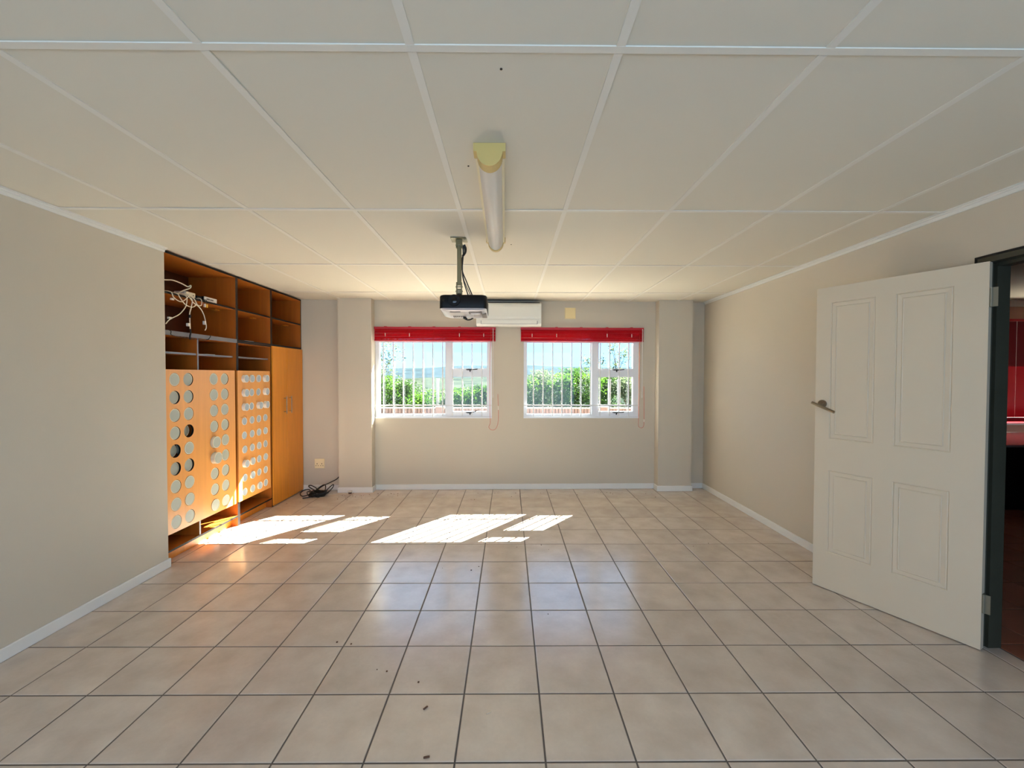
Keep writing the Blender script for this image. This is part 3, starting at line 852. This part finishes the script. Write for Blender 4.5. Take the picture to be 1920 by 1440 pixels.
for pts in ([(4.105, 1.048), (4.125, 1.043), (4.14, 1.052), (4.155, 1.046)], [(4.15, 1.058), (4.17, 1.054), (4.19, 1.05), (4.2, 1.043)], [(4.145, 1.034), (4.17, 1.037), (4.2, 1.032)], [(4.36, 1.185), (4.37, 1.192)]):
    MB().tube([(XP + .0006, y, z) for y, z in pts], .0011, 4, sub=2).build('ink_mark', M['ink'], t)
# unit C, with doors
t = thing('cupboard', (XK + .2, (yC + yD) / 2, 0), 'tall orange wood cupboard with two plain doors and slim bar handles', 'cupboard')
carcass(t, yC, yD, 0.0, ZU - .001, zb=.03)
MB().box(-2.66, -2.64, yC + BT, yD - BT, .001, .03).build('plinth', M['edge'], t)
for k, (y0, y1, hy) in enumerate(((4.660, 4.966, 4.890), (4.970, 5.336, 5.000))):
    d = MB().box(XF + .001, XP + .003, y0, y1, .012, 1.776).build('cupboard_door', M['wood'], t, bevel=.001)
    b = MB().cyl((-2.562, hy, 1.012), (-2.562, hy, 1.212), .005, 10)
    for z in (1.035, 1.190): b.cyl((XP + .003, hy, z), (-2.562, hy, z), .004, 8)
    b.build('handle', M['steel'], d, smoothed=True)

# ---------------------------------------------------------------- things on the shelves
zs1 = 2.0965
sw = thing('network_switch', (-2.70, 3.75, zs1), 'flat light grey network box at the shelf edge beside the tangle of cables', 'network device')
part('case', M['black'], sw, (-2.82, -2.632, 3.675, 3.83, zs1, zs1 + .040), bevel=.002)
part('front', M['devgrey'], sw, (-2.632, -2.624, 3.676, 3.829, zs1 + .002, zs1 + .039), bevel=.001)
for y in (3.70, 3.745):
    part('port_block', M['taupe'], sw, (-2.6245, -2.6225, y, y + .038, zs1 + .014, zs1 + .026))
bx2 = thing('power_adapter', (-2.72, 3.6, zs1), 'black power adapter lying between the white junction box and the network box', 'adapter')
part('case', M['blackm'], bx2, (-2.76, -2.640, 3.615, 3.668, zs1, zs1 + .034), bevel=.003)
part('cable_stub', M['cable_black'], bx2, (-2.70, -2.69, 3.600, 3.616, zs1 + .012, zs1 + .022))
jb = thing('junction_box', (-2.70, 3.55, zs1), 'white plastic junction box under the looping white cables on the shelf', 'box')
part('box', M['devgrey'], jb, (-2.75, -2.655, 3.50, 3.606, zs1, zs1 + .050), bevel=.003)
part('lid', M['rim'], jb, (-2.656, -2.650, 3.503, 3.603, zs1 + .004, zs1 + .047))
for y in (3.53, 3.58): MB().cyl((-2.6505, y, zs1 + .026), (-2.6490, y, zs1 + .026), .005, 8).build('screw', M['hole'], jb)
cabs = [('cable', 'thick white cable arching from the wall to a loop above the junction box', [(-2.66, 3.205, 2.185), (-2.66, 3.30, 2.193), (-2.655, 3.369, 2.205), (-2.65, 3.444, 2.199), (-2.64, 3.505, 2.183), (-2.63, 3.526, 2.197), (-2.63, 3.517, 2.172), (-2.64, 3.461, 2.142), (-2.66, 3.425, 2.110)], .0048),
        ('cable', 'white cable in a wide loop sagging below the shelf edge', [(-2.66, 3.345, 2.108), (-2.605, 3.352, 2.095), (-2.598, 3.367, 2.069), (-2.595, 3.417, 2.023), (-2.595, 3.49, 2.012), (-2.595, 3.533, 2.040), (-2.597, 3.523, 2.079), (-2.605, 3.467, 2.112), (-2.66, 3.431, 2.110)], .0040),
        ('cable', 'white cable hanging lowest on the right of the tangle with a hooked end', [(-2.66, 3.45, 2.106), (-2.603, 3.46, 2.097), (-2.592, 3.503, 2.050), (-2.588, 3.567, 2.020), (-2.588, 3.612, 1.969), (-2.588, 3.638, 1.894), (-2.588, 3.640, 1.86), (-2.588, 3.625, 1.838)], .0040),
        ('cable', 'white cable slanting down from the tangle towards the left wall end', [(-2.66, 3.44, 2.104), (-2.602, 3.44, 2.09), (-2.590, 3.422, 2.020), (-2.588, 3.379, 1.963), (-2.588, 3.332, 1.924), (-2.588, 3.253, 1.882), (-2.588, 3.214, 1.843)], .0038),
        ('cable', 'white cable dropping straight down the middle from the tangle', [(-2.66, 3.50, 2.105), (-2.602, 3.50, 2.08), (-2.590, 3.477, 2.015), (-2.588, 3.455, 1.955), (-2.587, 3.454, 1.9), (-2.586, 3.455, 1.825)], .0040),
        ('cable', 'short white cable with a small plug drooping at the left of the tangle', [(-2.66, 3.27, 2.105), (-2.603, 3.285, 2.097), (-2.595, 3.302, 2.057), (-2.593, 3.370, 2.036), (-2.593, 3.430, 2.072), (-2.605, 3.467, 2.103), (-2.66, 3.48, 2.104)], .0034),
        ('cable', 'short white cable curling up to the network box front', [(-2.66, 3.50, 2.103), (-2.602, 3.515, 2.090), (-2.590, 3.545, 2.040), (-2.590, 3.587, 2.043), (-2.592, 3.597, 2.080), (-2.605, 3.595, 2.101), (-2.64, 3.60, 2.103)], .0034)]
for n_, lab, pts, r in cabs:
    c = MB().tube(pts, r, 7).build('network_cable', M['cable_white'], smoothed=True, origin=pts[0])
    tag(c, lab, 'cable', group='white cables on the shelf')
    if 'slanting' in lab: part('plug', M['plugw'], c, (-2.598, -2.582, 3.240, 3.266, 1.885, 1.900))
    if 'straight' in lab:
        part('plug', M['plugw'], c, (-2.596, -2.578, 3.425, 3.448, 1.850, 1.874))
        part('black_sleeve', M['cable_black'], c, (-2.593, -2.581, 3.449, 3.461, 1.92, 1.945))
        MB().tube([(-2.586, 3.455, 1.83), (-2.584, 3.457, 1.80), (-2.584, 3.449, 1.77), (-2.584, 3.451, 1.745)], .006, 6).build('black_plug', M['cable_black'], c)
    if 'lowest' in lab: part('plug', M['plugw'], c, (-2.596, -2.580, 3.610, 3.626, 1.885, 1.915))
    if 'small plug' in lab: part('plug', M['plugw'], c, (-2.600, -2.586, 3.272, 3.296, 2.034, 2.048))
for y, m_, lab in ((3.632, 'plugw', 'small white connector dangling under the network box'), (3.657, 'yellow', 'small yellow connector dangling under the network box')):
    c = thing('dangling_connector', (-2.592, y, 2.045), lab, 'connector')
    part('plug', M[m_], c, (-2.599, -2.586, y - .008, y + .008, 2.035, 2.063), bevel=.002)
    MB().tube([(-2.592, y, 2.06), (-2.592, y, 2.085), (-2.600, y - .003, 2.101), (-2.66, y - .004, 2.1)], .0025, 6).build('lead', M['cable_black'], c)
tag(MB().tube([(-2.602, 3.25, 1.803), (-2.594, 3.27, 1.793), (-2.596, 3.28, 1.765), (-2.597, 3.40, 1.757), (-2.597, 3.55, 1.754), (-2.596, 3.66, 1.758), (-2.596, 3.70, 1.79), (-2.602, 3.705, 1.803)], .0028, 6).build('loose_wire', M['cable_black'], smoothed=True, origin=(-2.602, 3.25, 1.803)),
    'thin black wire lying along the grey edge band below the cables', 'wire')
zb1 = ZU + BT + .0005
tag(part('paper_strip', M['paper'], None, (-2.70, -2.63, 4.255, 4.385, zb1, zb1 + .005), bevel=.001), 'small white folded paper lying in the middle upper shelf unit', 'paper')
tag(part('paper_strip', M['paper'], None, (-2.71, -2.66, 3.735, 3.85, 1.6385, 1.6425), bevel=.001), 'small white paper strip lying on the grey shelf above the large plugs', 'paper')

# ---------------------------------------------------------------- cables and crumbs on the floor
cc = thing('extension_cable', (-2.33, 5.12, 0), 'heap of coiled black cable on the floor between cupboard and left pier', 'cable')
pts = []
rnd = random.Random(3)
for k in range(64):
    a = k * 1.03 + rnd.uniform(-.25, .25)
    rx = .135 * rnd.uniform(.45, 1.05); ry = .105 * rnd.uniform(.4, 1.0)
    pts.append((-2.31 + rx * math.cos(a) + .02 * math.sin(k), 5.09 + ry * math.sin(a), .008 + .055 * rnd.random() * (1 - abs(k - 32) / 60)))
MB().tube(pts, .0062, 6, sub=5).build('coil', M['cable_black'], cc, smoothed=True)
for lp in ([(-2.40, 5.06, .02), (-2.46, 5.03, .012), (-2.51, 5.08, .03), (-2.50, 5.16, .05), (-2.45, 5.18, .05), (-2.40, 5.12, .03)],
           [(-2.36, 5.14, .05), (-2.43, 5.18, .07), (-2.475, 5.22, .085), (-2.44, 5.22, .09), (-2.36, 5.18, .065), (-2.33, 5.12, .05)],
           [(-2.36, 5.10, .04), (-2.33, 5.18, .075), (-2.29, 5.21, .10), (-2.255, 5.19, .10), (-2.24, 5.15, .06), (-2.235, 5.11, .02)],
           [(-2.23, 5.05, .03), (-2.19, 5.08, .075), (-2.145, 5.11, .12), (-2.125, 5.12, .125), (-2.135, 5.10, .09), (-2.18, 5.06, .04), (-2.24, 5.03, .02)],
           [(-2.34, 5.12, .05), (-2.30, 5.20, .085), (-2.24, 5.28, .11), (-2.17, 5.31, .145), (-2.128, 5.325, .19)],
           [(-2.30, 5.02, .02), (-2.37, 4.98, .012), (-2.42, 4.95, .010)]):
    MB().tube(lp, .006, 6).build('cable_loop', M['cable_black'], cc, smoothed=True)
pc_ = thing('phone_cord', (-2.0, 5.19, 0), 'thin pale cord with a small plug lying along the skirting of the left pier', 'cord')
MB().tube([(-2.19, 5.10, .006), (-2.10, 5.14, .005), (-2.02, 5.15, .005), (-1.965, 5.16, .008)], .0035, 6).build('lead', M['chipw'], pc_, smoothed=True)
part('plug', M['plugw'], pc_, (-1.972, -1.925, 5.160, 5.195, .020, .034), bevel=.003)
part('plug_base', M['chip'], pc_, (-1.965, -1.932, 5.165, 5.190, .001, .020), bevel=.002)
for x, y, m_, lab, a in ((-.362, 1.823, 'chip', 'dark splinter on the floor tile, the farther of the two splinters', .9), (-.311, 1.583, 'chip', 'dark splinter on the nearest row of floor tiles', .2), (-.085, 1.795, 'chipw', 'pale crumb on the floor tile right of the splinter', .5)):
    b = MB().box(-.012, .012, -.004, .004, 0, .005)
    o = b.build('floor_crumb', M[m_], origin=(0, 0, 0), bevel=.0015)
    o.location = (x, y, .0003); o.rotation_euler = (0, 0, a)
    tag(o, lab, 'crumb')
rnd = random.Random(11)
spots = [(-2.06, 5.03), (-1.91, 5.05), (-1.90, 4.93), (-1.78, 5.10), (-1.86, 5.13), (-2.40, 4.80), (1.6, 3.6), (-.4, 3.2), (.1, 3.55), (-.9, 2.3), (-.55, 2.05), (.35, 2.6)]
b = MB()
for k in range(90):
    x, y = rnd.choice(spots) if rnd.random() < .4 else (rnd.uniform(-1.9, 1.9), 5.28 - abs(rnd.gauss(0, .12)))
    x += rnd.gauss(0, .12); y += rnd.gauss(0, .05)
    if y > 5.22 + .017 * x: y = 5.2 + .017 * x
    if x < -1.68 and y > 5.15: y = 5.1
    s = rnd.uniform(.0015, .004)
    b.box(x - s, x + s, y - s, y + s, .0003, .0003 + s)
tag(b.build('dust_crumbs', M['chip']), 'scattered dark crumbs and dust on the floor along the window wall', 'dust', kind='stuff')

# ---------------------------------------------------------------- the neighbouring room seen through the doorway
f2 = MB().box(2.64, 7.5, Y0 - .1, 5.55, -.06, -.003).build('floor', M['grout'])
tag(f2, 'tiled floor tinted with the red blind light of the dark room beyond the doorway', 'floor', kind='structure')
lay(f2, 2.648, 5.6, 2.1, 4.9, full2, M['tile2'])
tag(MB().box(2.64, 7.5, Y0 - .1, 5.55, 2.45, 2.50).build('ceiling', M['ceil'], origin=(5, 2, 2.45)), 'dim ceiling of the dark room beyond the doorway', 'ceiling', kind='structure')
NX0, NX1, NZ0, NZ1 = 6.02, 7.3, .84, 2.16
b = MB(W)
b.box(2.6, NX0, -D, 0, -.05, WT); b.box(NX1, 7.6, -D, 0, -.05, WT)
b.box(NX0, NX1, -D, 0, -.05, NZ0); b.box(NX0, NX1, -D, 0, NZ1, WT)
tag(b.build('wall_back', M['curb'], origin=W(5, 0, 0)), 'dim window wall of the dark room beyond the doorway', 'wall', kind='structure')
tag(MB().box(7.5, 7.6, Y0 - .1, 5.6, -.05, WT).build('wall_right', M['curb']), 'far side wall of the dark room beyond the doorway', 'wall', kind='structure')
tag(MB().box(2.6, 7.6, Y0 - .1, Y0, -.05, WT).build('wall_front', M['curb']), 'rear wall of the dark room beyond the doorway', 'wall', kind='structure')
tag(MB(W).prism([(0, 2.37), (.02, 2.37), (.075, 2.43), (.075, 2.449), (0, 2.449)], 'x', 2.66, 7.48).build('trim_4', M['cornice']), 'cornice under the ceiling of the dark room beyond the doorway', 'cornice', kind='structure')
w3 = thing('window_3', W((NX0 + NX1) / 2, 0, NZ0), 'window behind the lowered red blind in the dark neighbouring room', 'window', kind='structure')
bars_frame('window_frame', w3, M['upvc'], W, NX0, NX1, NZ0, NZ1, -.085, -.03, .06, .06, .05, .06)
part('pane', M['glass'], w3, (NX0 + .055, NX1 - .055, -.060, -.056, NZ0 + .045, NZ1 - .055), f=W)
part('sill', M['upvc'], w3, (NX0, NX1, -.03, .02, NZ0 - .02, NZ0), f=W)
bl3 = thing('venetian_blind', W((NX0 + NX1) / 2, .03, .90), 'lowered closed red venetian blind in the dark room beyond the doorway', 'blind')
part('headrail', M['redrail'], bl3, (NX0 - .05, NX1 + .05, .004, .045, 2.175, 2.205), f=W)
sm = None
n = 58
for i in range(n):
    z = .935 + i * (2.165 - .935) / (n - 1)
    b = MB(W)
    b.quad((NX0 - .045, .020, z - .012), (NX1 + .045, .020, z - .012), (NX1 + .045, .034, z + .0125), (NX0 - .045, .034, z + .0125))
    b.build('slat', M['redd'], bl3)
part('bottom_rail', M['redrail'], bl3, (NX0 - .045, NX1 + .045, .014, .042, .866, .920), f=W)
for x in (6.14, 6.62, 7.1):
    MB(W).cyl((x, .0395, .92), (x, .0395, 2.18), .0015, 5).build('ladder_cord', M['cordwhite'], bl3)
dk = thing('desk', (6.1, 4.75, 0), 'dark desk with a pale shiny top under the red blind in the next room', 'desk')
part('desktop', M['desktop'], dk, (5.0, 7.3, 4.36, 5.36, .715, .740), bevel=.004)
part('modesty_panel', M['desk'], dk, (5.05, 7.25, 4.49, 4.51, .02, .715))
part('side_panel', M['desk'], dk, (5.03, 5.05, 4.40, 5.30, 0, .715))
part('side_panel', M['desk'], dk, (7.25, 7.27, 4.40, 5.30, 0, .715))

# ---------------------------------------------------------------- outside
rf = MB(W)
rf.box(-3.6, 7.9, -.86, 7.7, WT + .005, WT + .10); rf.box(-3.6, 7.9, -.875, -.86, 2.44, WT + .12)
tag(rf.build('roof', M['roof'], origin=(2, 2, WT + .1)), 'roof slab with an eave projecting beyond the window wall', 'roof', kind='structure')

def terrain(d, x):
    prof = ((5.5, -.15), (12, -.15), (30, -1.6), (60, -3.2), (150, -4.4), (300, -5.0), (600, -1.5), (900, 7.0), (1000, 9), (1150, 8), (1600, -10))
    for (a, za), (b_, zb_) in zip(prof[:-1], prof[1:]):
        if d <= b_:
            z = za + (zb_ - za) * (d - a) / (b_ - a); break
    amp = min(1.0, max(0, (d - 40) / 300)) 
    z += amp * (.9 * math.sin(x * .021 + d * .013) + .7 * math.sin(x * .053 + 1.7 + d * .031)) + (d > 500) * 3.0 * math.sin(x * .0048 + .4)
    return z
def strip_mesh(name, ds, m, label, kind='structure', nx_=70, spread=1.0, fz=terrain):
    b = MB()
    idx = []
    for d in ds:
        row_ = []
        for i in range(nx_ + 1):
            x = (-1 + 2 * i / nx_) * (8 + d * spread)
            row_.append(b.pt((x, d, fz(d, x))))
        idx.append(row_)
    for A, B in zip(idx[:-1], idx[1:]):
        for i in range(nx_): b.face([A[i], A[i + 1], B[i + 1], B[i]])
    return tag(b.build(name, m, origin=(0, ds[0], -.15), smoothed=True), label, 'landscape', kind=kind)
strip_mesh('ground', [5.5, 8, 12, 16, 22, 30, 42, 60], M['ground'], 'dry grassy ground outside the windows')
tag(MB(W).box(-4, 9, -4.55, -.11, -.3, -.12).build('ground', M['paving'], origin=(2, 7, -.12)), 'unseen pale concrete yard added to bounce sunlight in through the windows', 'paving', kind='structure')
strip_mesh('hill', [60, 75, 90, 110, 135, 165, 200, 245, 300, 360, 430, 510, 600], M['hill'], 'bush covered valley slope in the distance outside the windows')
def far(d, x):
    e = 1 - ((d - 1150) / 500) ** 2
    return -12 + e * (33 + 5 * math.sin(x * .0036 + 1.0) + 3.0 * math.sin(x * .011 + 2) + 1.0 * math.sin(x * .04))
strip_mesh('hill', [650, 750, 850, 950, 1050, 1150, 1300], M['hillfar'], 'ridge tinted with pale blue haze on the horizon outside the windows', fz=far)

# low face brick garden wall with a row-lock coping and two brick pillars
gw = thing('garden_wall', (0, 10.1, -.15), 'low pink face brick garden wall with a row of upright coping bricks outside', 'garden wall')
part('wall_core', M['mortar'], gw, (-9, 12, 10.02, 10.20, -.2, .555))
b = MB(); rnd = random.Random(5)
x = -5.5
while x < 7.0:
    b.box(x, x + .064, 10.0 + rnd.uniform(0, .006), 10.22, .560, .667 + rnd.uniform(-.003, .003)); x += .076
tag(b.build('coping_bricks', M['brick'], gw), kind='stuff')
b = MB()
for r_ in range(4):
    x = -5.5 + (r_ % 2) * .116
    while x < 7.0:
        b.box(x, x + .222, 10.008 + rnd.uniform(0, .005), 10.03, .245 + r_ * .079, .314 + r_ * .079); x += .232
tag(b.build('course_bricks', M['brick'], gw), kind='stuff')
part('coping_mortar', M['coping'], gw, (-9, 12, 9.99, 10.23, .668, .682))
for x in (-1.62, 2.26):
    pl = thing('brick_pillar', (x, 10.1, -.15), 'square face brick pillar in the garden wall seen through the %s window' % ('left' if x < 0 else 'right'), 'pillar', group='garden wall pillars')
    part('shaft', M['brick'], pl, (x - .10, x + .10, 9.95, 10.27, -.2, .705))
    part('cap', M['coping'], pl, (x - .11, x + .11, 9.94, 10.28, .705, .722))
for x, y, z1, lab in ((-1.95, 11.6, 1.35, 'slim pale fence post among the bushes outside the left window'), (2.72, 11.4, 1.34, 'slim pale fence post outside the right window, left of its neighbour'), (2.98, 11.4, 1.33, 'slim pale fence post outside the right window, right of its neighbour')):
    p = thing('fence_post', (x, y, -.15), lab, 'fence post')
    part('shaft', M['post'], p, (x - .035, x + .035, y - .035, y + .035, -.3, z1))
    part('top', M['post'], p, (x - .045, x + .045, y - .045, y + .045, z1, z1 + .02))

def plant(name, label, cat, group, base, w, d, h, crown0, n, leaf, m, seed, clumps=16, tilt=.0, trunk=.03, sparse=1.0):
    r = random.Random(seed)
    t = thing(name, base, label, cat, group)
    b = MB()
    bx0, by0, bz0 = base
    cl_ = []
    for k in range(clumps):
        a = r.uniform(0, 6.283); q = math.sqrt(r.random()); zz = crown0 + (h - crown0) * (r.random() ** .8)
        fall = math.sqrt(max(.08, 1 - ((zz - crown0) / max(.01, (h - crown0)) * 2 - .75) ** 2 * .5))
        cl_.append((bx0 + w * q * math.cos(a) * fall, by0 + d * q * math.sin(a) * fall, bz0 + zz))
    cs = .22 * min(w, d, (h - crown0)) * sparse + .05
    for k in range(n):
        c = r.choice(cl_)
        p = Vector((c[0] + r.gauss(0, cs), c[1] + r.gauss(0, cs), c[2] + r.gauss(0, cs * .8)))
        if p.z > bz0 + h + .05 or p.z < bz0 + .02: continue
        u = Vector((r.gauss(0, 1), r.gauss(0, 1), r.gauss(0, .6))).normalized()
        v = u.orthogonal().normalized(); v = (v * math.cos(1.1 * k) + u.cross(v) * math.sin(1.1 * k))
        s = leaf * r.uniform(.6, 1.35)
        i = [b.pt(q_) for q_ in (p - u * s, p + v * s * .42, p + u * s, p - v * s * .42)]
        b.face(i)
    cr = b.build('crown', m, t)
    tag(cr, kind='stuff')
    b = MB()
    top = Vector((bx0, by0, bz0 + crown0 + (h - crown0) * .45))
    b.tube([(bx0, by0, bz0 - .15), (bx0 + .03, by0, bz0 + crown0 * .6), tuple(top)], lambda q: trunk * (1 - .6 * q), 6, sub=3)
    for c in cl_[:8]:
        b.tube([tuple(top - Vector((0, 0, .3 * (h - crown0)))), tuple((top + Vector(c)) / 2 + Vector((0, 0, -.05))), c], lambda q: trunk * .45 * (1 - .75 * q) + .002, 5, sub=3)
    b.build('trunk', M['bark'], t, smoothed=True)
    return t
G0 = -.15
rnd = random.Random(21)
bushes = [(-3.55, 12.2, 1.55, 'leaf', 'bright green bush under the tall sparse tree outside the left window'),
          (-3.05, 12.6, 1.42, 'leafd', 'mid green bush right of the sparse tree outside the left window'),
          (-2.35, 12.0, 1.18, 'leaf', 'low fresh green bush in the middle of the left window view'),
          (-1.75, 12.6, 1.12, 'leafg', 'low grey green bush behind the fence post in the left window view'),
          (-1.25, 12.1, 1.20, 'leaf', 'low green bush behind the opening pane of the left window'),
          (-.65, 12.4, 1.28, 'leafd', 'low dark bush at the right edge of the left window view'),
          (.45, 12.0, 1.62, 'leaf', 'tall green bush at the left edge of the right window view'),
          (1.0, 12.5, 1.72, 'leafg', 'grey green bush second from the left in the right window view'),
          (1.45, 12.0, 1.62, 'leaf', 'bright green bush in the middle of the fixed right window pane'),
          (1.95, 12.6, 1.80, 'leafd', 'dark green bush left of the mullion in the right window view'),
          (2.40, 12.1, 1.66, 'leaf', 'green bush just behind the mullion of the right window'),
          (2.95, 12.7, 1.62, 'leafd', 'mid green bush behind the pair of fence posts'),
          (3.50, 12.2, 1.66, 'leafg', 'grey green bush at the right edge of the right window view')]
for k, (x, y, h_, m_, lab) in enumerate(bushes):
    plant('bush', lab, 'bush', 'bushes beyond the garden wall', (x, y, G0), .42, .5, h_, .15, 4200, .036, M[m_], 100 + k, clumps=26, trunk=.02)
plant('tree', 'tall sparse grey leaved tree at the left edge of the left window view', 'tree', 'trees beyond the garden wall', (-3.95, 13.0, G0), .55, .5, 3.1, .9, 1500, .045, M['leafg'], 300, clumps=30, trunk=.04, sparse=.8)
plant('tree', 'slender airy tree rising above the bushes right of the right window mullion', 'tree', 'trees beyond the garden wall', (2.75, 13.6, G0), .34, .3, 2.25, 1.2, 500, .045, M['leafg'], 301, clumps=14, trunk=.025, sparse=.7)
plant('tree', 'taller airy tree at the right edge of the right window view', 'tree', 'trees beyond the garden wall', (3.55, 13.8, G0), .36, .3, 2.75, 1.2, 650, .045, M['leafg'], 302, clumps=16, trunk=.03, sparse=.7)
